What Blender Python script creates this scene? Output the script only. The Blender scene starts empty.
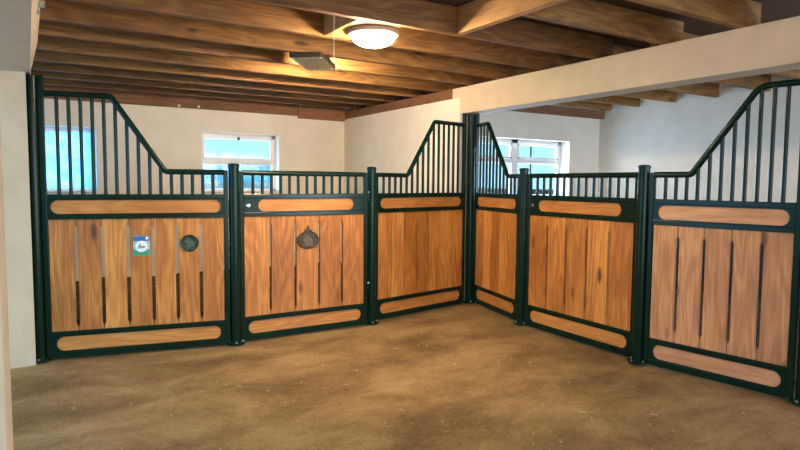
import bpy, bmesh, math, random
from mathutils import Vector, Matrix
random.seed(7)
scene = bpy.context.scene
COL = scene.collection
PI = math.pi

# ------------------------------------------------------------------ materials
def new_mat(name):
    m = bpy.data.materials.new(name); m.use_nodes = True
    nt = m.node_tree; nt.nodes.clear()
    out = nt.nodes.new('ShaderNodeOutputMaterial')
    b = nt.nodes.new('ShaderNodeBsdfPrincipled')
    nt.links.new(b.outputs[0], out.inputs[0])
    return m, nt, b
def N(nt, t, **kw):
    n = nt.nodes.new(t)
    for k, v in kw.items():
        if k in n.inputs: n.inputs[k].default_value = v
        else: setattr(n, k, v)
    return n
def ramp(nt, fac, stops):
    r = nt.nodes.new('ShaderNodeValToRGB')
    els = r.color_ramp.elements
    while len(els) < len(stops): els.new(0.5)
    for e, (p, c) in zip(els, stops):
        e.position = p; e.color = (*c, 1)
    nt.links.new(fac, r.inputs[0]); return r
def mixc(nt, fac, a, b, mode='MIX'):
    m = nt.nodes.new('ShaderNodeMix'); m.data_type = 'RGBA'; m.blend_type = mode
    for s, v in ((0, fac), (6, a), (7, b)):
        if hasattr(v, 'links'): nt.links.new(v, m.inputs[s])
        else: m.inputs[s].default_value = v if s == 0 else (*v, 1)
    return m.outputs[2]
def plain(name, col, rough=.5, metal=0, **kw):
    m, nt, b = new_mat(name)
    tc = N(nt, 'ShaderNodeTexCoord')
    n = N(nt, 'ShaderNodeTexNoise', Scale=kw.get('scale', 14.), Detail=4.)
    nt.links.new(tc.outputs['Object'], n.inputs['Vector'])
    v = kw.get('var', .12)
    r = ramp(nt, n.outputs[0], [(.3, [c * (1 - v) for c in col]), (.7, [min(1, c * (1 + v)) for c in col])])
    nt.links.new(r.outputs[0], b.inputs['Base Color'])
    b.inputs['Roughness'].default_value = rough; b.inputs['Metallic'].default_value = metal
    b.inputs['Specular IOR Level'].default_value = kw.get('spec', .5)
    if kw.get('bump'):
        bp = N(nt, 'ShaderNodeBump', Strength=kw['bump'], Distance=.01)
        nt.links.new(n.outputs[0], bp.inputs['Height']); nt.links.new(bp.outputs[0], b.inputs['Normal'])
    return m
def wood(name, dark, mid, light, axis, rough=.5, knots=True, pid=False, rings=1.0, coat=0.0):
    """axis = grain direction (0,1,2) in object space"""
    m, nt, b = new_mat(name)
    tc = N(nt, 'ShaderNodeTexCoord')
    if pid:
        at = N(nt, 'ShaderNodeAttribute', attribute_name='pid'); rnd = at.outputs['Fac']
    else:
        oi = N(nt, 'ShaderNodeObjectInfo'); rnd = oi.outputs['Random']
    off = N(nt, 'ShaderNodeVectorMath', operation='SCALE'); off.inputs[0].default_value = (37.1, 53.7, 71.3)
    nt.links.new(rnd, off.inputs['Scale'])
    add = N(nt, 'ShaderNodeVectorMath', operation='ADD')
    nt.links.new(tc.outputs['Object'], add.inputs[0]); nt.links.new(off.outputs[0], add.inputs[1])
    def stretch(k, across):
        mp = N(nt, 'ShaderNodeMapping'); s = [across] * 3; s[axis] = k
        mp.inputs['Scale'].default_value = s; nt.links.new(add.outputs[0], mp.inputs['Vector']); return mp.outputs[0]
    # cathedral figure: contour bands of a stretched noise field
    n1 = N(nt, 'ShaderNodeTexNoise', Scale=1., Detail=1.5, Roughness=.4, Distortion=.3)
    nt.links.new(stretch(1.1, 7.), n1.inputs['Vector'])
    mul = N(nt, 'ShaderNodeMath', operation='MULTIPLY'); mul.inputs[1].default_value = 46. * rings
    nt.links.new(n1.outputs[0], mul.inputs[0])
    sn = N(nt, 'ShaderNodeMath', operation='SINE'); nt.links.new(mul.outputs[0], sn.inputs[0])
    n2 = N(nt, 'ShaderNodeTexNoise', Scale=1., Detail=5., Roughness=.6)
    nt.links.new(stretch(3., 90.), n2.inputs['Vector'])
    n3 = N(nt, 'ShaderNodeTexNoise', Scale=1., Detail=2.)
    nt.links.new(stretch(1.6, 5.), n3.inputs['Vector'])
    a1 = N(nt, 'ShaderNodeMath', operation='MULTIPLY_ADD'); a1.inputs[1].default_value = .11
    nt.links.new(sn.outputs[0], a1.inputs[0]); nt.links.new(n2.outputs[0], a1.inputs[2])
    a2 = N(nt, 'ShaderNodeMath', operation='MULTIPLY_ADD'); a2.inputs[1].default_value = .7
    nt.links.new(n3.outputs[0], a2.inputs[0]); nt.links.new(a1.outputs[0], a2.inputs[2])
    a3 = N(nt, 'ShaderNodeMath', operation='MULTIPLY_ADD'); a3.inputs[1].default_value = .34
    nt.links.new(rnd, a3.inputs[0]); nt.links.new(a2.outputs[0], a3.inputs[2])
    r = ramp(nt, a3.outputs[0], [(.55, dark), (.92, mid), (1.3 if False else 1.0, light)])
    r.color_ramp.elements[0].position = .45; r.color_ramp.elements[1].position = .78
    sc = N(nt, 'ShaderNodeMath', operation='MULTIPLY'); sc.inputs[1].default_value = .78
    nt.links.new(a3.outputs[0], sc.inputs[0]); nt.links.new(sc.outputs[0], r.inputs[0])
    c = r.outputs[0]
    if knots:
        vo = N(nt, 'ShaderNodeTexVoronoi', Scale=1.)
        nt.links.new(stretch(1.3, 4.2), vo.inputs['Vector'])
        kr = ramp(nt, vo.outputs['Distance'], [(.055, (1, 1, 1)), (.13, (0, 0, 0))])
        sx = N(nt, 'ShaderNodeSeparateColor'); nt.links.new(kr.outputs[0], sx.inputs[0])
        c = mixc(nt, sx.outputs[0], c, [d * .45 for d in dark])
    nt.links.new(c, b.inputs['Base Color'])
    b.inputs['Roughness'].default_value = rough
    if coat: b.inputs['Coat Weight'].default_value = coat; b.inputs['Coat Roughness'].default_value = .3
    bp = N(nt, 'ShaderNodeBump', Strength=.12, Distance=.004)
    nt.links.new(n2.outputs[0], bp.inputs['Height']); nt.links.new(bp.outputs[0], b.inputs['Normal'])
    return m
def emit(name, col, s):
    m, nt, b = new_mat(name)
    b.inputs['Base Color'].default_value = (.9, .88, .84, 1)
    b.inputs['Emission Color'].default_value = (*col, 1); b.inputs['Emission Strength'].default_value = s
    return m

PLANK = wood('oiled_larch_vertical', (.22, .066, .010), (.40, .145, .025), (.60, .260, .058), 2, .55, True, True)
INSET = wood('oiled_larch_horizontal', (.29, .100, .018), (.42, .162, .032), (.53, .232, .055), 0, .55, False, False)
PLANKP = wood('pinkish_daylit_larch_vertical', (.27, .110, .042), (.43, .200, .086), (.58, .300, .145), 2, .55, True, True)  # pinker timber tone, with a daylight tint put into the colour
INSETP = wood('pinkish_daylit_larch_horizontal', (.36, .155, .068), (.48, .235, .115), (.60, .320, .165), 0, .55, False, False)  # inset boards carry the same painted-in daylight tint
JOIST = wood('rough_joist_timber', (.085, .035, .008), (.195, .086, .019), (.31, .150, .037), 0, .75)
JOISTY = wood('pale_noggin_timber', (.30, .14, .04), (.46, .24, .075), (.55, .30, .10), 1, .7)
DECK = wood('dark_deck_boards', (.05, .022, .010), (.08, .036, .015), (.11, .05, .02), 1, .85)
PLATE = wood('dull_wall_plate_timber', (.15, .065, .028), (.22, .10, .045), (.30, .14, .065), 0, .8)
GREEN = plain('dark_green_gloss_paint', (.0016, .0155, .009), .24, 0, var=.15, scale=6, spec=.22)
STEEL = plain('galvanised_steel', (.45, .47, .48), .35, 1)
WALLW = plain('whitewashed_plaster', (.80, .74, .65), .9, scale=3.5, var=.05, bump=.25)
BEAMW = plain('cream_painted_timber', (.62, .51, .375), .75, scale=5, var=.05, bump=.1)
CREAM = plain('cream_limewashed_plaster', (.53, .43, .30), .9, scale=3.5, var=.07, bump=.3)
FRAMEW = plain('white_window_paint', (.78, .77, .76), .4, var=.03)
BLACK = plain('black_housing_plastic', (.012, .012, .012), .45)
OLIVE = plain('weathered_lamp_metal', (.46, .41, .25), .4, .6, scale=30, var=.35)
BRONZE = plain('dark_bronze_casting', (.055, .04, .022), .42, .7, scale=60, var=.5)
DGREEN = plain('verdigris_casting', (.010, .030, .022), .45, .4, scale=60, var=.6)
DGREEN2 = plain('worn_grey_green_relief', (.06, .10, .075), .5, .3, scale=60, var=.4)
BLUE = plain('sign_blue', (.03, .13, .38), .35, var=.05)
SGREEN = plain('sign_green', (.03, .28, .15), .35, var=.05)
SWHITE = plain('sign_white', (.72, .80, .80), .35, var=.03)
SPALE = plain('sign_pale_blue', (.32, .48, .55), .35, var=.05)
SGREY = plain('sign_ink_grey', (.06, .07, .07), .5)
RIMW = plain('varnished_lamp_ring', (.44, .30, .18), .45, scale=10, var=.15)
BOWL = emit('lit_lamp_bowl', (1, .77, .48), 230.)
LENS = emit('lit_flood_lens', (1, .70, .36), 26.)

def glass():
    m, nt, b = new_mat('window_glass')
    nt.nodes.remove(b)
    out = [n for n in nt.nodes if n.type == 'OUTPUT_MATERIAL'][0]
    t = N(nt, 'ShaderNodeBsdfTransparent'); t.inputs[0].default_value = (.93, .97, 1, 1)
    g = N(nt, 'ShaderNodeBsdfGlossy'); g.inputs['Roughness'].default_value = .06
    mx = N(nt, 'ShaderNodeMixShader'); mx.inputs[0].default_value = .04
    nt.links.new(t.outputs[0], mx.inputs[1]); nt.links.new(g.outputs[0], mx.inputs[2])
    nt.links.new(mx.outputs[0], out.inputs[0]); return m
GLASS = glass()
def frosted():
    m, nt, b = new_mat('blue_frosted_pane'); nt.nodes.remove(b)
    out = [n for n in nt.nodes if n.type == 'OUTPUT_MATERIAL'][0]
    tc = N(nt, 'ShaderNodeTexCoord'); n = N(nt, 'ShaderNodeTexNoise', Scale=9., Detail=6., Roughness=.7)
    nt.links.new(tc.outputs['Object'], n.inputs['Vector'])
    r = ramp(nt, n.outputs[0], [(.35, (.30, .62, .95)), (.7, (.55, .88, 1.0))])
    t = N(nt, 'ShaderNodeBsdfTransparent'); d = N(nt, 'ShaderNodeBsdfTranslucent')
    nt.links.new(r.outputs[0], t.inputs[0]); nt.links.new(r.outputs[0], d.inputs[0])
    mx = N(nt, 'ShaderNodeMixShader'); mx.inputs[0].default_value = .55
    nt.links.new(t.outputs[0], mx.inputs[1]); nt.links.new(d.outputs[0], mx.inputs[2])
    nt.links.new(mx.outputs[0], out.inputs[0]); return m
FROST = frosted()

def ground_mat(name, cols, fleck, fleckcol, big=.75):
    m, nt, b = new_mat(name)
    tc = N(nt, 'ShaderNodeTexCoord')
    mp = N(nt, 'ShaderNodeMapping'); mp.inputs['Scale'].default_value = (.8, 1.25, 1); mp.inputs['Rotation'].default_value = (0, 0, .45)
    nt.links.new(tc.outputs['Object'], mp.inputs['Vector'])
    n1 = N(nt, 'ShaderNodeTexNoise', Scale=big, Detail=7., Roughness=.66, Distortion=.35)
    nt.links.new(mp.outputs[0], n1.inputs['Vector'])
    n2 = N(nt, 'ShaderNodeTexNoise', Scale=38., Detail=6., Roughness=.75)
    nt.links.new(tc.outputs['Object'], n2.inputs['Vector'])
    ad = N(nt, 'ShaderNodeMath', operation='MULTIPLY_ADD'); ad.inputs[1].default_value = .42
    nt.links.new(n2.outputs[0], ad.inputs[0]); nt.links.new(n1.outputs[0], ad.inputs[2])
    r = ramp(nt, ad.outputs[0], [(.52, cols[0]), (.70, cols[1]), (.88, cols[2])])
    vo = N(nt, 'ShaderNodeTexVoronoi', Scale=fleck)
    nt.links.new(tc.outputs['Object'], vo.inputs['Vector'])
    kr = ramp(nt, vo.outputs['Distance'], [(.07, (1, 1, 1)), (.12, (0, 0, 0))])
    sx = N(nt, 'ShaderNodeSeparateColor'); nt.links.new(kr.outputs[0], sx.inputs[0])
    c = mixc(nt, sx.outputs[0], r.outputs[0], fleckcol)
    nt.links.new(c, b.inputs['Base Color']); b.inputs['Roughness'].default_value = .95
    b.inputs['Specular IOR Level'].default_value = .15
    bp = N(nt, 'ShaderNodeBump', Strength=.7, Distance=.02)
    nt.links.new(n2.outputs[0], bp.inputs['Height']); nt.links.new(bp.outputs[0], b.inputs['Normal'])
    return m
SAND = ground_mat('brown_riding_sand', ((.122, .072, .030), (.218, .135, .059), (.335, .222, .106)), 26., (.36, .27, .14), 1.35)
BED = ground_mat('dark_stall_bedding', ((.05, .03, .016), (.10, .06, .03), (.17, .11, .06)), 24., (.85, .75, .60), 3.)
GRASS = ground_mat('yard_grass', ((.10, .16, .05), (.16, .22, .08), (.22, .28, .12)), 20., (.3, .3, .15), 2.)
CLAD = plain('pale_cladding', (.60, .62, .66), .6, scale=3, var=.08)
GAP_DARK = plain('added_black_gap_backing', (.02, .02, .02), .8)  # for the dark sheet added behind the right-hand plank gaps
HILL = plain('haze_blue_hills', (.24, .55, .85), .9, scale=.2, var=.2)  # blue of distance haze put into the hill colour

# ------------------------------------------------------------------ mesh helpers
def obj(name, bm, m, parent=None, smooth=False, mats=None):
    me = bpy.data.meshes.new(name)
    bmesh.ops.recalc_face_normals(bm, faces=bm.faces)
    if smooth:
        for f in bm.faces: f.smooth = True
    bm.to_mesh(me); bm.free()
    for k in (mats or [m]): me.materials.append(k)
    o = bpy.data.objects.new(name, me); COL.objects.link(o)
    if parent: o.parent = parent
    if smooth:
        try: me.set_sharp_from_angle(angle=math.radians(40))
        except Exception: pass
    return o
def thing(name, label, cat, loc=(0, 0, 0), rotz=0, group=None, rot=None):
    o = bpy.data.objects.new(name, None); COL.objects.link(o)
    o.location = loc; o.rotation_euler = rot or (0, 0, rotz)
    o.empty_display_size = .1
    o['label'] = label; o['category'] = cat
    if group: o['group'] = group
    return o
def tag(o, label, cat, group=None):
    o['label'] = label; o['category'] = cat
    if group: o['group'] = group
    return o
def struct(o):
    o['kind'] = 'structure'; return o
def box(bm, x0, x1, y0, y1, z0, z1, bev=0):
    vs = [bm.verts.new((x, y, z)) for x in (x0, x1) for y in (y0, y1) for z in (z0, z1)]
    fs = [bm.faces.new([vs[i] for i in q]) for q in ((0, 1, 3, 2), (4, 6, 7, 5), (0, 4, 5, 1), (2, 3, 7, 6), (0, 2, 6, 4), (1, 5, 7, 3))]
    if bev:
        es = list({e for f in fs for e in f.edges})
        bmesh.ops.bevel(bm, geom=es, offset=bev, segments=2, affect='EDGES', profile=.5)
    return bm
def prism(bm, pts, y0, y1, plane='xz'):
    """extrude an outline given in the local x-z (or x-y) plane"""
    f3 = (lambda p, t: (p[0], t, p[1])) if plane == 'xz' else (lambda p, t: (p[0], p[1], t))
    a = [bm.verts.new(f3(p, y0)) for p in pts]; b = [bm.verts.new(f3(p, y1)) for p in pts]
    n = len(pts); out = [bm.faces.new(a), bm.faces.new(b[::-1])]
    for i in range(n): out.append(bm.faces.new((a[i], b[i], b[(i + 1) % n], a[(i + 1) % n])))
    return out
def lathe(bm, prof, seg=24, c=(0, 0, 0), axis='z'):
    rings = []
    for r, z in prof:
        ring = []
        for k in range(seg):
            a = 2 * PI * k / seg
            if axis == 'z': p = (c[0] + r * math.cos(a), c[1] + r * math.sin(a), c[2] + z)
            else: p = (c[0] + r * math.cos(a), c[1] + z, c[2] + r * math.sin(a))
            ring.append(bm.verts.new(p))
        rings.append(ring)
    for A, B in zip(rings, rings[1:]):
        for k in range(seg): bm.faces.new((A[k], A[(k + 1) % seg], B[(k + 1) % seg], B[k]))
    bm.faces.new(rings[0][::-1]); bm.faces.new(rings[-1])
    return bm
def tube(bm, pts, r, seg=12):
    P = [Vector(p) for p in pts]; rings = []
    for i, p in enumerate(P):
        d = (P[min(i + 1, len(P) - 1)] - P[max(i - 1, 0)]).normalized()
        up = Vector((0, 1, 0)) if abs(d.y) < .9 else Vector((1, 0, 0))
        s = d.cross(up).normalized(); u = s.cross(d).normalized()
        rings.append([bm.verts.new(p + r * (math.cos(2 * PI * k / seg) * s + math.sin(2 * PI * k / seg) * u)) for k in range(seg)])
    for A, B in zip(rings, rings[1:]):
        for k in range(seg): bm.faces.new((A[k], A[(k + 1) % seg], B[(k + 1) % seg], B[k]))
    bm.faces.new(rings[0][::-1]); bm.faces.new(rings[-1])
    return bm
def fillet(pts, rads, n=8):
    out = [Vector(pts[0])]
    for i in range(1, len(pts) - 1):
        p, a, b = Vector(pts[i]), Vector(pts[i - 1]), Vector(pts[i + 1])
        u, v = (a - p).normalized(), (b - p).normalized()
        ang = u.angle(v); t = min(rads[i - 1] / math.tan(ang / 2), .48 * (a - p).length, .48 * (b - p).length)
        s, e = p + u * t, p + v * t
        for k in range(n + 1):
            q = k / n; out.append((1 - q) ** 2 * s + 2 * q * (1 - q) * p + q * q * e)
    out.append(Vector(pts[-1])); return out
def stadium(x0, x1, z0, z1, n=10):
    r = (z1 - z0) / 2; zc = (z0 + z1) / 2; up, lo = [], []
    for k in range(n + 1):
        a = PI - PI / 2 * k / n; up.append((x0 + r + r * math.cos(a), zc + r * math.sin(a)))
    for k in range(n + 1):
        a = PI / 2 - PI / 2 * k / n; up.append((x1 - r + r * math.cos(a), zc + r * math.sin(a)))
    lo = [(x, 2 * zc - z) for x, z in up]
    return up, lo, zc

# ------------------------------------------------------------------ stall fronts
Z_B0, Z_B1 = .010, .062          # bottom rail
Z_S0, Z_S1 = .070, .192          # lower slot
Z_M0, Z_M1 = .202, .240          # rail under planks
Z_P1 = 1.196                     # planks' top
Z_R0, Z_R1 = 1.198, 1.238        # rail over planks
Z_T0, Z_T1 = 1.245, 1.362        # upper slot
Z_U0, Z_U1 = 1.370, 1.412        # rail under the bars
Z_LOW, Z_HIGH = 1.612, 2.250
def stall_front(name, label, cat, a, b, planks, gap, nbars, swoop=None, tall=None, gate=None, group=None, slot_in=(.035, .035), ends=(.075, .075), wood=None):
    a, b = Vector((*a, 0)), Vector((*b, 0)); d = b - a; W = d.length; ang = math.atan2(d.y, d.x)
    root = thing(name, label, cat, a, ang, group)
    up = .042                                            # upright tube width
    zt = {0: Z_LOW + .018, 1: Z_LOW + .018}
    if tall is not None: zt[tall] = 2.395
    bm = bmesh.new()
    box(bm, -up, -.002, -.012, .03, .018, zt[0], .006)
    box(bm, W + .002, W + up, -.012, .03, .018, zt[1], .006)
    for z0, z1 in ((Z_B0, Z_B1), (Z_M0, Z_M1), (Z_R0, Z_R1), (Z_U0, Z_U1)):
        box(bm, -.004, W + .004, -.012, .03, z0, z1, .005)
    obj('frame', bm, GREEN, root)
    for z0, z1, s0, s1 in ((Z_B1 - .002, Z_M0 + .002, Z_S0, Z_S1), (Z_R1 - .002, Z_U0 + .002, Z_T0, Z_T1)):
        bm = bmesh.new()
        si = slot_in if s0 > .5 else (.035, .035)
        u, l, zc = stadium(si[0], W - si[1], s0, s1)
        prism(bm, [(-.003, zc), (-.003, z1), (W + .003, z1), (W + .003, zc)] + u[::-1], -.004, .004)
        prism(bm, [(-.003, zc), (-.003, z0), (W + .003, z0), (W + .003, zc)] + l[::-1], -.004, .004)
        obj('slotted_plate', bm, GREEN, root)
        bm = bmesh.new(); box(bm, .004, W - .004, .0045, .024, z0 + .004, z1 - .004)
        obj('inset_board', bm, wood[1] if wood else INSET, root)
    # planks with routed hand-width gaps: full width at both ends, narrower in between
    bm = bmesh.new(); lay = bm.faces.layers.float.new('pid')
    pw = W / planks; z0, z1 = Z_M1 - .002, Z_P1 + .002
    for i in range(planks):
        xl, xr = i * pw + .0030, (i + 1) * pw - .0030
        gl = gap / 2 if i > 0 else 0; gr = gap / 2 if i < planks - 1 else 0
        zc0, zc1 = z0 + ends[0], z1 - ends[1]
        pts = [(xl, z0), (xr, z0), (xr, zc0), (xr - gr, zc0 + .035), (xr - gr, zc1 - .035), (xr, zc1), (xr, z1),
               (xl, z1), (xl, zc1), (xl + gl, zc1 - .035), (xl + gl, zc0 + .035), (xl, zc0)]
        q = []
        for p in pts:
            if not q or (Vector(p) - Vector(q[-1])).length > 1e-5: q.append(p)
        v = random.random()
        for f in prism(bm, q, 0, .028): f[lay] = v
    obj('plank_infill', bm, wood[0] if wood else PLANK, root)
    # grille
    if swoop:
        uh, ul, rh, rl = swoop                           # where the high level ends, where the low level begins
        hi, lo = Vector((uh, .009, Z_HIGH)), Vector((ul, .009, Z_LOW))
        if uh < ul: path = [(-.01, .009, Z_HIGH), hi, lo, (W + .01, .009, Z_LOW)]
        else: path = [(-.01, .009, Z_LOW), lo, hi, (W + .01, .009, Z_HIGH)]
        rr = (rh, rl) if uh < ul else (rl, rh)
        path = fillet(path, rr)
    else:
        path = [Vector((-.01, .009, Z_LOW)), Vector((W + .01, .009, Z_LOW))]
    def top_at(x):
        for p, q in zip(path, path[1:]):
            if p.x <= x <= q.x: return p.z + (q.z - p.z) * (x - p.x) / max(1e-6, q.x - p.x)
        return Z_LOW
    bm = bmesh.new(); tube(bm, path, .0245, 14); obj('top_rail', bm, GREEN, root, True)
    for i in range(nbars):
        x = W * (i + 1) / (nbars + 1)
        bm = bmesh.new(); tube(bm, [(x, .009, Z_U1 - .004), (x, .009, top_at(x) - .006)], .0152, 10)
        obj('bar', bm, GREEN, root, True)
    if gate:
        hx = W + up + .008
        for z in (.36, 1.33):
            bm = bmesh.new(); lathe(bm, [(.010, 0), (.010, .09)], 12, (hx, -.012, z)); box(bm, W + up - .004, hx, -.016, -.008, z + .02, z + .07)
            h = obj('hinge', bm, GREEN, root, True)
            bm = bmesh.new(); lathe(bm, [(.011, 0), (.011, .012), (.005, .02)], 12, (hx, -.012, z + .09)); obj('hinge_pin', bm, STEEL, h, True)
        bm = bmesh.new(); lathe(bm, [(.016, 0), (.016, .004), (.010, .006)], 16, (.045, -.0105, 1.305), 'y'); box(bm, .02, .062, -.0085, -.0042, 1.300, 1.310)
        o = obj('bolt', bm, STEEL, root, True)
        if gate == 'bright': o['label'] = 'small steel bolt plate'
    return root
A = ((.141, 5.805), (1.529, 5.519)); B = ((1.728, 5.545), (3.015, 5.549)); Cc = ((3.245, 5.651), (4.614, 5.91))
D = ((4.813, 5.888), (4.569, 4.876)); Ee = ((4.511, 4.621), (4.464, 3.307)); Ff = ((4.431, 3.094), (4.566, 2.073))
GP, GG = 'fixed stall partitions with curved grilles', 'flat-topped stall gates'
stall_front('partition_panel', 'plank partition beside the left pillar, with blue sign and round badge', 'partition', *A, 7, .025, 15, (.50, .925, .05, .05), 0, None, GP, (.022, .022), (.03, .05))
stall_front('stall_gate', 'flat-topped plank gate with the bronze crest, between two short posts', 'gate', *B, 5, .021, 13, None, None, 'bright', GG, (.14, .125), (.03, .06))
stall_front('partition_panel', 'narrow-seamed partition right of the crest gate, rising to the corner post', 'partition', *Cc, 7, .010, 15, (.885, .45, .05, .05), 1, None, GP)
stall_front('partition_panel', 'narrowest-looking partition just right of the corner post, in front of the double window', 'partition', *D, 5, .010, 11, (.28, .79, .05, .05), 0, None, GP)
stall_front('stall_gate', 'flat-topped plank gate without crest, in the right-hand row', 'gate', *Ee, 5, .021, 13, None, None, 'plain', GG, (.125, .14))
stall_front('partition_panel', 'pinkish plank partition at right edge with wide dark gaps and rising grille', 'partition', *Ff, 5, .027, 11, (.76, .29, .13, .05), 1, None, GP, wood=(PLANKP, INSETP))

def post(x, y, h, label, group, r=.048):
    root = thing('stall_post', label, 'post', (x, y, 0), 0, group)
    bm = bmesh.new(); lathe(bm, [(r, .008), (r, h - .03)], 28); obj('shaft', bm, GREEN, root, True)
    bm = bmesh.new(); lathe(bm, [(r + .004, h - .032), (r + .005, h - .012), (r * .8, h - .002), (r * .35, h)], 28); obj('cap', bm, GREEN, root, True)
    bm = bmesh.new(); lathe(bm, [(r + .036, .002), (r + .036, .012), (r + .032, .015)], 28); fl = obj('base_flange', bm, GREEN, root, True)
    for k in range(4):
        an = PI / 4 + k * PI / 2 + .6
        bm = bmesh.new(); lathe(bm, [(.011, .014), (.011, .026), (.006, .03)], 6, ((r + .019) * math.cos(an), (r + .019) * math.sin(an), 0)); obj('bolt', bm, STEEL, fl)
PG, PT = 'short capped stall posts', 'tall stall posts'
post(.052, 5.838, 2.395, 'tall dark green post against the left white pillar', PT)
post(1.631, 5.532, 1.697, 'short green post left of the gate with the bronze crest', PG)
post(3.134, 5.598, 1.697, 'short green post right of the gate with the bronze crest', PG)
post(4.782, 5.972, 2.393, 'tall dark green corner post under the cream beam where both rows meet', PT, .051)
post(4.533, 4.748, 1.697, 'short green post nearest the corner post, in the right-hand row', PG)
post(4.430, 3.200, 1.697, 'short green post left of the pinkish partition at right', PG)
post(4.600, 1.975, 2.395, 'tall dark green post cut by the right photo edge', PT)

# ------------------------------------------------------------------ signs and badges (on the planks)
def on_panel(ends, u, y, z):
    a, b = Vector((*ends[0], 0)), Vector((*ends[1], 0)); d = (b - a).normalized(); n = Vector((-d.y, d.x, 0))
    p = a + d * u + n * y; return (p.x, p.y, z), math.atan2(d.y, d.x)
p, an = on_panel(A, .717, -.0012, .958)
s = thing('sign', 'small blue, white and green rectangular sign on the left partition planks', 'sign', p, an)
bm = bmesh.new(); box(bm, -.068, .068, -.005, 0, -.088, .088, .0015); obj('plate', bm, SPALE, s)
bm = bmesh.new(); box(bm, -.066, .066, -.0062, -.0048, .042, .086); obj('blue_band', bm, BLUE, s)
bm = bmesh.new(); prism(bm, [(-.066, -.086), (.066, -.086), (.066, -.03), (.045, -.04), (0, -.052), (-.045, -.04), (-.066, -.022)], -.0062, -.0048); obj('green_band', bm, SGREEN, s)
bm = bmesh.new(); lathe(bm, [(.050, -.0074), (.050, -.0055)], 32, (0, 0, -.006), 'y'); obj('white_disc', bm, SWHITE, s)
bm = bmesh.new()
prism(bm, [(.034, .058), (.045, .053), (.056, .058), (.056, .072), (.050, .080), (.040, .080), (.034, .072)], -.0078, -.006); obj('crest_mark', bm, SWHITE, s)
bm = bmesh.new()
tube(bm, [(-.03, -.0085, -.018), (-.022, -.0085, -.020), (-.018, -.0085, -.006), (-.012, -.0085, .012), (-.004, -.0085, .014)], .0035, 6)
tube(bm, [(-.026, -.0085, -.004), (-.006, -.0085, -.001)], .003, 6)
tube(bm, [(-.004, -.0085, -.014), (.002, -.0085, .0), (.008, -.0085, -.014), (.014, -.0085, .0), (.022, -.0085, -.012), (.028, -.0085, -.003)], .0035, 6)
tube(bm, [(-.014, -.0085, -.019), (.026, -.0085, -.017)], .0025, 6)
obj('script_lettering', bm, SGREY, s, True)

p, an = on_panel(A, 1.118, -.001, .970)
s = thing('round_badge', 'round dark green cast badge on the left partition, right of the sign', 'badge', p, an)
bm = bmesh.new(); lathe(bm, [(.078, 0), (.078, -.007), (.073, -.010), (.066, -.007), (.02, -.006)], 36, axis='y'); obj('disc', bm, DGREEN, s, True)
bm = bmesh.new()
prism(bm, [(-.045, -.035), (-.02, -.02), (-.03, .0), (-.04, .02), (-.02, .028), (-.005, .05), (.008, .05), (.004, .036), (.03, .02), (.045, -.01), (.04, -.04), (.015, -.03), (.0, -.045)], -.012, -.005)
tube(bm, [(-.05, -.01, .005), (-.03, -.012, .035), (-.01, -.01, .058)], .004, 6)
tube(bm, [(.025, -.01, .05), (.05, -.012, .025), (.056, -.01, -.005)], .004, 6)
tube(bm, [(-.035, -.01, -.05), (.0, -.012, -.058), (.035, -.01, -.05)], .004, 6)
obj('relief', bm, DGREEN2, s)

p, an = on_panel(B, .648, -.001, .950)
s = thing('crest', 'dark bronze oval crest with pointed finial on the middle plank of the gate', 'crest', p, an)
def ell(rx, rz, n=40, cx=0, cz=0): return [(cx + rx * math.cos(2 * PI * k / n), cz + rz * math.sin(2 * PI * k / n)) for k in range(n)]
bm = bmesh.new(); prism(bm, ell(.118, .088), -.008, 0); obj('plate', bm, BRONZE, s)
bm = bmesh.new()
tube(bm, [(.112 * math.cos(t * PI / 20), -.009, .083 * math.sin(t * PI / 20)) for t in range(41)], .006, 8); obj('rim', bm, BRONZE, s, True)
bm = bmesh.new()
prism(bm, [(-.036, .078), (-.045, .095), (-.03, .108), (-.018, .104), (-.012, .125), (0, .155), (.012, .125), (.018, .104), (.03, .108), (.045, .095), (.036, .078)], -.010, 0); obj('finial', bm, BRONZE, s)
bm = bmesh.new()
prism(bm, [(-.06, -.05), (-.03, -.02), (-.055, -.005), (-.06, .012), (-.03, .03), (-.018, .055), (-.006, .04), (.02, .035), (.045, .0), (.055, -.05), (.01, -.06)], -.015, -.007)
for k in range(5): tube(bm, [(.06 + .008 * k, -.01, .05 - .024 * k), (.09, -.012, .045 - .022 * k)], .004, 6)
tube(bm, [(-.09, -.01, -.03), (-.07, -.012, .03), (-.04, -.01, .062)], .005, 6)
tube(bm, [(-.06, -.01, -.068), (0, -.012, -.074), (.06, -.01, -.066)], .005, 6)
o = obj('horse_relief', bm, plain('worn_bronze_relief', (.10, .075, .04), .4, .7, scale=50, var=.4), s)

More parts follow.
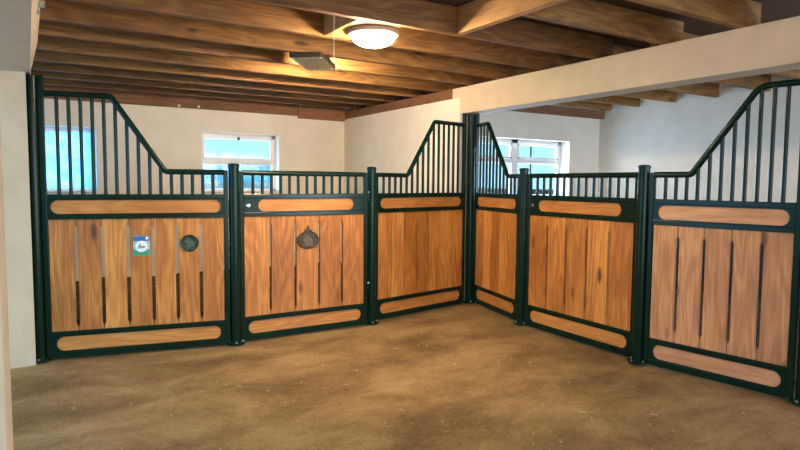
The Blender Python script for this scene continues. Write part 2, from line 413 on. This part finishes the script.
# ------------------------------------------------------------------ ground
def grid_floor(name, x0, x1, y0, y1, nx, ny, f, m, kind):
    bm = bmesh.new(); V = [[bm.verts.new((x0 + (x1 - x0) * i / nx, y0 + (y1 - y0) * j / ny, f(x0 + (x1 - x0) * i / nx, y0 + (y1 - y0) * j / ny))) for j in range(ny + 1)] for i in range(nx + 1)]
    for i in range(nx):
        for j in range(ny): bm.faces.new((V[i][j], V[i + 1][j], V[i + 1][j + 1], V[i][j + 1]))
    for f_ in bm.faces: f_.normal_flip() if f_.normal.z < 0 else None
    o = obj(name, bm, m, None, True); o['kind'] = kind; return o
from mathutils import noise
def fz(x, y):
    return .012 * noise.noise((x * 1.6, y * 2.4, 0)) + .006 * noise.noise((x * 6, y * 6, 3)) - .010
struct(grid_floor('floor', -4, 8.3, -5, 9.5, 160, 190, fz, SAND, 'structure'))
def bz(x, y):
    t = min(1, max(0, (y - 6.15) / .5)); return -.02 + t * .17 + .05 * noise.noise((x * 1.5, y * 1.5, 5)) + .02 * noise.noise((x * 7, y * 7, 1))
o = grid_floor('stall_bedding', -1.15, 4.64, 6.15, 9.27, 110, 62, bz, BED, 'stuff')
tag(o, 'dark flecked bedding on the left stall floor, glimpsed through plank gaps', 'bedding')
def bz2(x, y):
    return .03 + .03 * noise.noise((x * 1.5, y * 1.5, 9)) + .02 * noise.noise((x * 7, y * 7, 4))
o = grid_floor('stall_bedding', 5.0, 8.03, -1.0, 6.70, 50, 110, bz2, BED, 'stuff')
tag(o, 'dark bedding on the right stall floor, behind the right-hand row', 'bedding')
bm = bmesh.new(); rc = random.Random(3)
for k in range(120):
    x, y = rc.uniform(.1, 4.2), rc.uniform(1.2, 5.3)
    L, w, an = rc.uniform(.004, .012), rc.uniform(.0018, .004), rc.uniform(0, PI)
    if rc.random() < .06: L, w = rc.uniform(.02, .03), .004
    z = fz(x, y) + .003; c, s_ = math.cos(an), math.sin(an)
    q = [(x + c * a - s_ * b, y + s_ * a + c * b) for a, b in ((-L, -w), (L, -w), (L, w), (-L, w))]
    prism(bm, q, z, z + .004, 'xy')
o = obj('wood_shavings', bm, plain('pale_shavings', (.36, .28, .17), .8)); o['kind'] = 'stuff'
tag(o, 'pale bits of straw and shavings scattered over the sand floor', 'shavings')

# ------------------------------------------------------------------ walls with openings
def wall_y(name, x0, x1, yf, yb, z1, holes=(), m=WALLW):
    """wall facing -Y with rectangular holes (x0,x1,z0,z1)"""
    bm = bmesh.new(); xs = sorted({x0, x1, *[h[0] for h in holes], *[h[1] for h in holes]})
    for a, b in zip(xs, xs[1:]):
        cut = [h for h in holes if h[0] <= a and h[1] >= b]
        if cut:
            h = cut[0]
            if h[2] > .0: box(bm, a, b, yf, yb, -.05, h[2])
            if h[3] < z1: box(bm, a, b, yf, yb, h[3], z1)
        else: box(bm, a, b, yf, yb, -.05, z1)
    return struct(obj(name, bm, m))
YB, YR = 9.28, 6.73
W1 = (-.40, .83, 1.36, 2.25); W2 = (2.262, 3.48, 1.36, 2.275); W3 = (5.35, 7.40, 1.30, 2.205)
wall_y('wall_back', -1.3, 4.95, YB, YB + .32, 2.95, (W1, W2))
wall_y('wall_back_right', 5.0, 8.1, YR, YR + .32, 2.95, (W3,))
bm = bmesh.new(); box(bm, 4.65, 4.95, 6.04, YB, -.05, 2.60); struct(obj('wall_divider', bm, WALLW))
bm = bmesh.new(); box(bm, 4.792, 4.945, 6.22, YB - .002, 2.602, 2.95); struct(obj('trim_1', bm, DECK))
bm = bmesh.new(); box(bm, 8.1, 8.4, -3.2, YR + .32, -.05, 2.95); struct(obj('wall_right', bm, WALLW))
bm = bmesh.new(); box(bm, 8.04, 8.098, -3.0, YR - .002, -.05, 1.30, .008); struct(obj('added_gap_backing_right', bm, GAP_DARK))  # unseen dark sheet added so the plank gaps read black
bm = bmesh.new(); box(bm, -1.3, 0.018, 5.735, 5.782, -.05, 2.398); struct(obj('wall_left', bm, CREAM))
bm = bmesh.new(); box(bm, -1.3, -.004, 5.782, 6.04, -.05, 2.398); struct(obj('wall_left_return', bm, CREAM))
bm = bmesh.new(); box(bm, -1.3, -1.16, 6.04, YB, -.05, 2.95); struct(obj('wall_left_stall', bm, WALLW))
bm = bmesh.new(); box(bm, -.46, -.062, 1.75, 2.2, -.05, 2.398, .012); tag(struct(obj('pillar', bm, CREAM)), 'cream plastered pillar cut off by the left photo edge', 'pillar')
wall_y('wall_front', -1.3, 8.1, -3.2, -2.95, 2.95, ((.2, 3.9, 0, 2.5), (5.3, 7.9, 0, 2.5)))  # both openings added to let light in from behind the viewer
bm = bmesh.new(); box(bm, -.5, 8.1, -3.2, YB + .1, 2.955, 3.0); struct(obj('ceiling', bm, DECK))

def window(name, h, yf, cols, transom, rec=.19, pane=None):
    x0, x1, z0, z1 = h; y = yf + rec; r = thing(name, 'x', 'x', (0, 0, 0)); del r['label']; del r['category']; struct(r)
    bm = bmesh.new(); fw = .055
    box(bm, x0, x0 + fw, y, y + .06, z0, z1, .004); box(bm, x1 - fw, x1, y, y + .06, z0, z1, .004)
    box(bm, x0, x1, y, y + .06, z0, z0 + fw, .004); box(bm, x0, x1, y, y + .06, z1 - fw, z1, .004)
    xs = [x0 + fw] + cols + [x1 - fw]
    for c in cols: box(bm, c - .065, c + .065, y, y + .06, z0, z1, .004)
    if transom: box(bm, x0, x1, y + .001, y + .059, transom - .035, transom + .035, .004)
    obj('window_frame', bm, FRAMEW, r)
    edges = [x0] + cols + [x1]
    for i, (a, b) in enumerate(zip(edges, edges[1:])):
        zz = [(z0, transom - .03), (transom + .03, z1)] if transom else [(z0, z1)]
        for (p_, q_) in zz:
            l = a + (fw if i == 0 else .06); rr = b - (fw if i == len(edges) - 2 else .06)
            if transom and p_ > transom - .1:              # opening top light
                bm = bmesh.new(); s = .03
                box(bm, l + .004, rr - .004, y - .012, y + .03, p_ + .008, p_ + s + .008, .003); box(bm, l + .004, rr - .004, y - .012, y + .03, q_ - s - fw, q_ - fw - .004, .003)
                box(bm, l + .004, l + s, y - .012, y + .03, p_ + .008, q_ - fw - .004, .003); box(bm, rr - s, rr - .004, y - .012, y + .03, p_ + .008, q_ - fw - .004, .003)
                sa = obj('top_sash', bm, FRAMEW, r)
                bm = bmesh.new(); xm = (l + rr) / 2
                if len(cols): bm.free(); bm = None
                if bm: box(bm, xm - .02, xm + .02, y - .035, y - .01, q_ - fw - .04, q_ - fw + .005, .004); bm and obj('catch', bm, BRONZE, sa)
            bm = bmesh.new(); box(bm, l - .01, rr + .01, y + .028, y + .034, p_ + .01, q_ - .01); obj('pane', bm, pane or GLASS, r)
    bm = bmesh.new(); box(bm, x0 + .002, x1 - .002, yf - .03, y + .0, z0 - .0, z0 + .028, .004); obj('sill', bm, FRAMEW, r)
    return r
window('window_1', W1, YB, [], None, pane=FROST)
window('window_2', W2, YB, [], 1.83)
window('window_3', W3, YR, [6.40], 1.875)

# ------------------------------------------------------------------ beams, joists, plates
bm = bmesh.new(); box(bm, 4.655, 4.915, -3.0, 6.21, 2.398, 2.728, .006)
tag(obj('ceiling_beam', bm, BEAMW), 'long cream painted beam crossing above the right-hand row of partitions', 'beam')
bm = bmesh.new()
prof = [(-.46, 2.4), (.048, 2.4), (.115, 2.70), (.115, 2.95), (-.46, 2.95)]
a = [bm.verts.new((x, -3.0, z)) for x, z in prof]; b = [bm.verts.new((x, 6.02, z)) for x, z in prof]
bm.faces.new(a); bm.faces.new(b[::-1])
for i in range(5): bm.faces.new((a[i], a[(i + 1) % 5], b[(i + 1) % 5], b[i]))
tag(obj('ceiling_beam', bm, BEAMW), 'cream beam at upper left resting on the left pillar', 'beam')
bm = bmesh.new(); box(bm, .06, .10, 4.35, 4.40, 2.56, 2.80); box(bm, .06, .13, 4.35, 4.40, 2.60, 2.63)
tag(obj('hanger_strap', bm, OLIVE), 'small grey metal strap on the upper left beam edge', 'bracket')

ords = ['first', 'second', 'third', 'fourth', 'fifth', 'sixth', 'seventh', 'eighth', 'ninth', 'tenth', 'eleventh', 'twelfth']
def joist(x0, x1, y, label, group, th=.062, h=.215, z=2.73):
    bm = bmesh.new(); L = x1 - x0; box(bm, 0, L, -th / 2, th / 2, 0, h, .004)
    o = obj('ceiling_joist', bm, JOIST); o.location = (x0, y, z)
    tag(o, label, 'joist', group); return o
LJ = [8.79, 8.21, 7.68, 7.09, 6.48, 5.82, 5.27, 4.60, 3.93]
for i, y in enumerate(LJ):
    joist(.10, 4.90 if y < 6.2 else 4.785, y + .03, f'brown wooden joist over the left stall, {ords[i]} from the back wall', 'joists left of the cream beam')
for i, y in enumerate([3.20, 2.55, 1.90, 1.25, .6, -.05, -.7, -1.4, -2.1, -2.8]):
    if i < 3: joist(3.05, 4.90, y + .03, f'brown joist end above the cream beam, {["farthest","middle","nearest"][i]} of three framed into the trimmer', 'joists framed into the trimmer')
RJ = [6.50, 5.97, 5.35, 4.72, 4.05, 3.40, 2.74, 2.08]
for i, y in enumerate(RJ):
    if i < 6: joist(4.80, 8.098, y + .03 + (.0 if all(abs(y - l) > .07 for l in LJ) else .0), f'brown joist over the right stall, {ords[i]} from its back wall', 'joists right of the cream beam')
bm = bmesh.new(); box(bm, 4.652, 4.78, 6.215, YB - .005, 2.602, 2.728, .004)
tag(obj('wall_plate', bm, PLATE), 'brown timber wall plate lying along the top of the white dividing wall', 'timber')
bm = bmesh.new(); box(bm, 3.80, 4.645, YB - .05, YB - .002, 2.565, 2.945, .004)
tag(obj('wall_plate', bm, PLATE), 'short dark board under the joists in the far left stall corner', 'timber')
bm = bmesh.new(); box(bm, -.9, 3.79, YB - .05, YB - .002, 2.605, 2.945, .004)
back_plate = tag(obj('wall_plate', bm, PLATE), 'long dark timber along the top of the left back wall', 'timber')
bm = bmesh.new(); box(bm, 5.02, 8.095, YR - .10, YR - .002, 2.60, 2.728, .004)
tag(obj('wall_plate', bm, PLATE), 'brown timber along the top of the right stall back wall', 'timber')
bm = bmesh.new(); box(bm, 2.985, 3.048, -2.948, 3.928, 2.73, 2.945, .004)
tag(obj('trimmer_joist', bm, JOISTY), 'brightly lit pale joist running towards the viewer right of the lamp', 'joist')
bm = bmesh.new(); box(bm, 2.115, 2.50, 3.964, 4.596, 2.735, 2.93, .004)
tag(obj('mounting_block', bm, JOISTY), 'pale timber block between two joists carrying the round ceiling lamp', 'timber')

# ------------------------------------------------------------------ lamps
def ceiling_lamp(loc, label):
    r = thing('ceiling_lamp', label, 'lamp', loc)
    bm = bmesh.new(); lathe(bm, [(.10, 0), (.200, 0), (.206, -.010), (.200, -.034), (.170, -.044)], 48); obj('base_ring', bm, RIMW, r, True)
    prof = [(.168, -.043)] + [(.170 * math.cos(t * PI / 24), -.046 - .078 * math.sin(t * PI / 24)) for t in range(1, 12)] + [(.004, -.124)]
    bm = bmesh.new(); lathe(bm, prof, 48); o = obj('glass_bowl', bm, BOWL, r, True); o['label'] = 'glowing white glass bowl'
    return r
ceiling_lamp((2.385, 4.24, 2.734), 'round glowing ceiling lamp between the joists at top centre')
bm = bmesh.new(); tube(bm, [(2.0, 4.16, 2.96), (2.0, 4.16, 2.45)], .0022, 6)
tag(obj('pull_cord', bm, FRAMEW), 'thin pale pull cord hanging left of the round lamp', 'cord')

# flood light hung under the joists, its lit lens facing the back wall
r = thing('flood_light', 'square flood light hanging under the joists, left of the round lamp', 'lamp', (2.35, 5.335, 2.66), math.radians(-38))
bm = bmesh.new(); box(bm, -.15, .15, -.30, .30, -.006, .042, .008); obj('housing', bm, BLACK, r)
bm = bmesh.new(); box(bm, -.135, .148, -.278, .298, -.012, -.004, .003)
box(bm, -.135, .148, .262, .29, -.02, -.01, .004); tube(bm, [(-.02, -.10, -.014), (.02, -.04, -.014)], .006, 6); o = obj('cover_plate', bm, OLIVE, r); o['label'] = 'weathered olive grey cover'
bm = bmesh.new(); box(bm, -.13, .13, .298, .3015, .002, .036); obj('lens', bm, LENS, r)
bm = bmesh.new(); box(bm, -.165, -.152, -.05, .0, .0, .069); box(bm, .152, .165, -.05, .0, .0, .069); box(bm, -.165, .165, -.05, .0, .058, .069); obj('bracket', bm, BLACK, r)

bm = bmesh.new(); lathe(bm, [(.012, 0), (.012, -.006), (.006, -.012), (.007, -.03), (.0135, -.034), (.010, -.042)], 14, (-.172, 5.744, 1.475), 'y')
o = obj('knob', bm, STEEL, bpy.data.objects['wall_left'], True); o['label'] = 'small shiny metal knob'
for x, z in ((1.93, 2.565), (2.21, 2.57)):
    bm = bmesh.new(); lathe(bm, [(.020, 0), (.020, -.012), (.012, -.02)], 14, (x, YB - .05, z + .065), 'y')
    o = obj('round_cap', bm, FRAMEW, back_plate, True); o['label'] = 'tiny white round cap'

# ------------------------------------------------------------------ outside
bm = bmesh.new(); box(bm, -60, 60, -60, 90, -.5, -.12); struct(obj('ground', bm, GRASS))
bm = bmesh.new(); n = 90; top = []
for k in range(n + 1):
    x = -70 + 260 * k / n
    top.append((x, 3.0 + 2.6 * noise.noise((x * .045, 2.2, 0)) + 1.2 * noise.noise((x * .16, .7, 0)) - (4.2 if x > 55 else 0) * min(1, (x - 55) / 9 if x > 55 else 0)))
prism(bm, [(-70, -1)] + top + [(190, -1)], 100, 130)
struct(obj('hills', bm, HILL))
bm = bmesh.new(); box(bm, -8, 7.6, 17.2, 17.4, -.1, 1.50)
tag(obj('garden_wall', bm, CLAD), 'low pale wall outside the left stall windows', 'wall')
bm = bmesh.new(); tube(bm, [(9.35, 9.6, -.1), (9.35, 9.6, 5)], .018, 10)
tag(obj('drainpipe', bm, BLACK, None, True), 'dark vertical pipe outside the double window of the right stall', 'pipe')

# ------------------------------------------------------------------ light
w = bpy.data.worlds.new('sky'); scene.world = w; w.use_nodes = True
nt = w.node_tree; nt.nodes.clear()
out = nt.nodes.new('ShaderNodeOutputWorld'); bg = nt.nodes.new('ShaderNodeBackground')
tc = N(nt, 'ShaderNodeTexCoord'); sp = N(nt, 'ShaderNodeSeparateXYZ'); nt.links.new(tc.outputs['Generated'], sp.inputs[0])
cn = N(nt, 'ShaderNodeTexNoise', Scale=3., Detail=5.); nt.links.new(tc.outputs['Generated'], cn.inputs['Vector'])
skyc = mixc(nt, cn.outputs[0], (.26, .62, .98), (.50, .96, .96))
nt.links.new(skyc, bg.inputs[0]); bg.inputs[1].default_value = .95
nt.links.new(bg.outputs[0], out.inputs[0])
def area(name, loc, rot, sx, sy, col, e):
    l = bpy.data.lights.new(name, 'AREA'); l.shape = 'RECTANGLE'; l.size = sx; l.size_y = sy; l.color = col; l.energy = e
    o = bpy.data.objects.new(name, l); COL.objects.link(o); o.location = loc; o.rotation_euler = rot; return o
DAY = (.62, .80, 1.0)
area('added_daylight_front', (2.05, -2.9, 1.35), (math.radians(90), 0, 0), 3.4, 2.3, (.90, .90, 1.0), 95)  # daylight added at an unseen opening behind the viewer
area('added_back_wall_light', (2.545, 5.59, 2.675), (math.radians(84), 0, math.radians(-34)), .24, .04, (1, .76, .48), 40)  # extra warm light added at the flood to brighten the back wall
area('added_daylight_right', (6.6, -2.9, 1.4), (math.radians(90), 0, 0), 2.5, 2.2, (.74, .85, 1.0), 185)  # unseen daylight source added to brighten the right stall
area('daylight_left_door', (-2.2, 4.6, 1.3), (math.radians(90), 0, math.radians(-90)), 2.2, 2.2, (.35, .58, 1.0), 34)
area('daylight_window', (6.4, YR + .30, 1.75), (math.radians(-90), 0, 0), 1.9, .85, DAY, 45)
area('daylight_window', (2.87, YB + .30, 1.8), (math.radians(-90), 0, 0), 1.1, .8, DAY, 10)
area('daylight_window', (.2, YB + .30, 1.8), (math.radians(-90), 0, 0), 1.1, .8, DAY, 10)
# added warm fill light behind the viewer, with no fitting built
for loc, e in (((2.3, .2, 2.55), 22),):
    l = bpy.data.lights.new('added_fill_light', 'POINT'); l.energy = e; l.color = (1, .78, .52); l.shadow_soft_size = .18
    o = bpy.data.objects.new('added_fill_light', l); COL.objects.link(o); o.location = loc

# ------------------------------------------------------------------ camera
cam = bpy.data.cameras.new('camera'); co = bpy.data.objects.new('camera', cam); COL.objects.link(co)
rx, uy, fw = Vector((.84833153, -.52941122, .00757474)), Vector((.0315202, .06477882, .99740172)), Vector((.52852634, .84588857, -.07164106))
M = Matrix((rx, uy, -fw)).transposed().to_4x4(); M.translation = Vector((0, 0, 1.535))
co.matrix_world = M
cam.sensor_width = 36; cam.lens = 36 * 596.43 / 800; cam.clip_start = .05
scene.camera = co
vs = scene.view_settings
vs.view_transform = 'Standard'; vs.look = 'None'; vs.gamma = 1; vs.use_curve_mapping = False; vs.exposure = .74
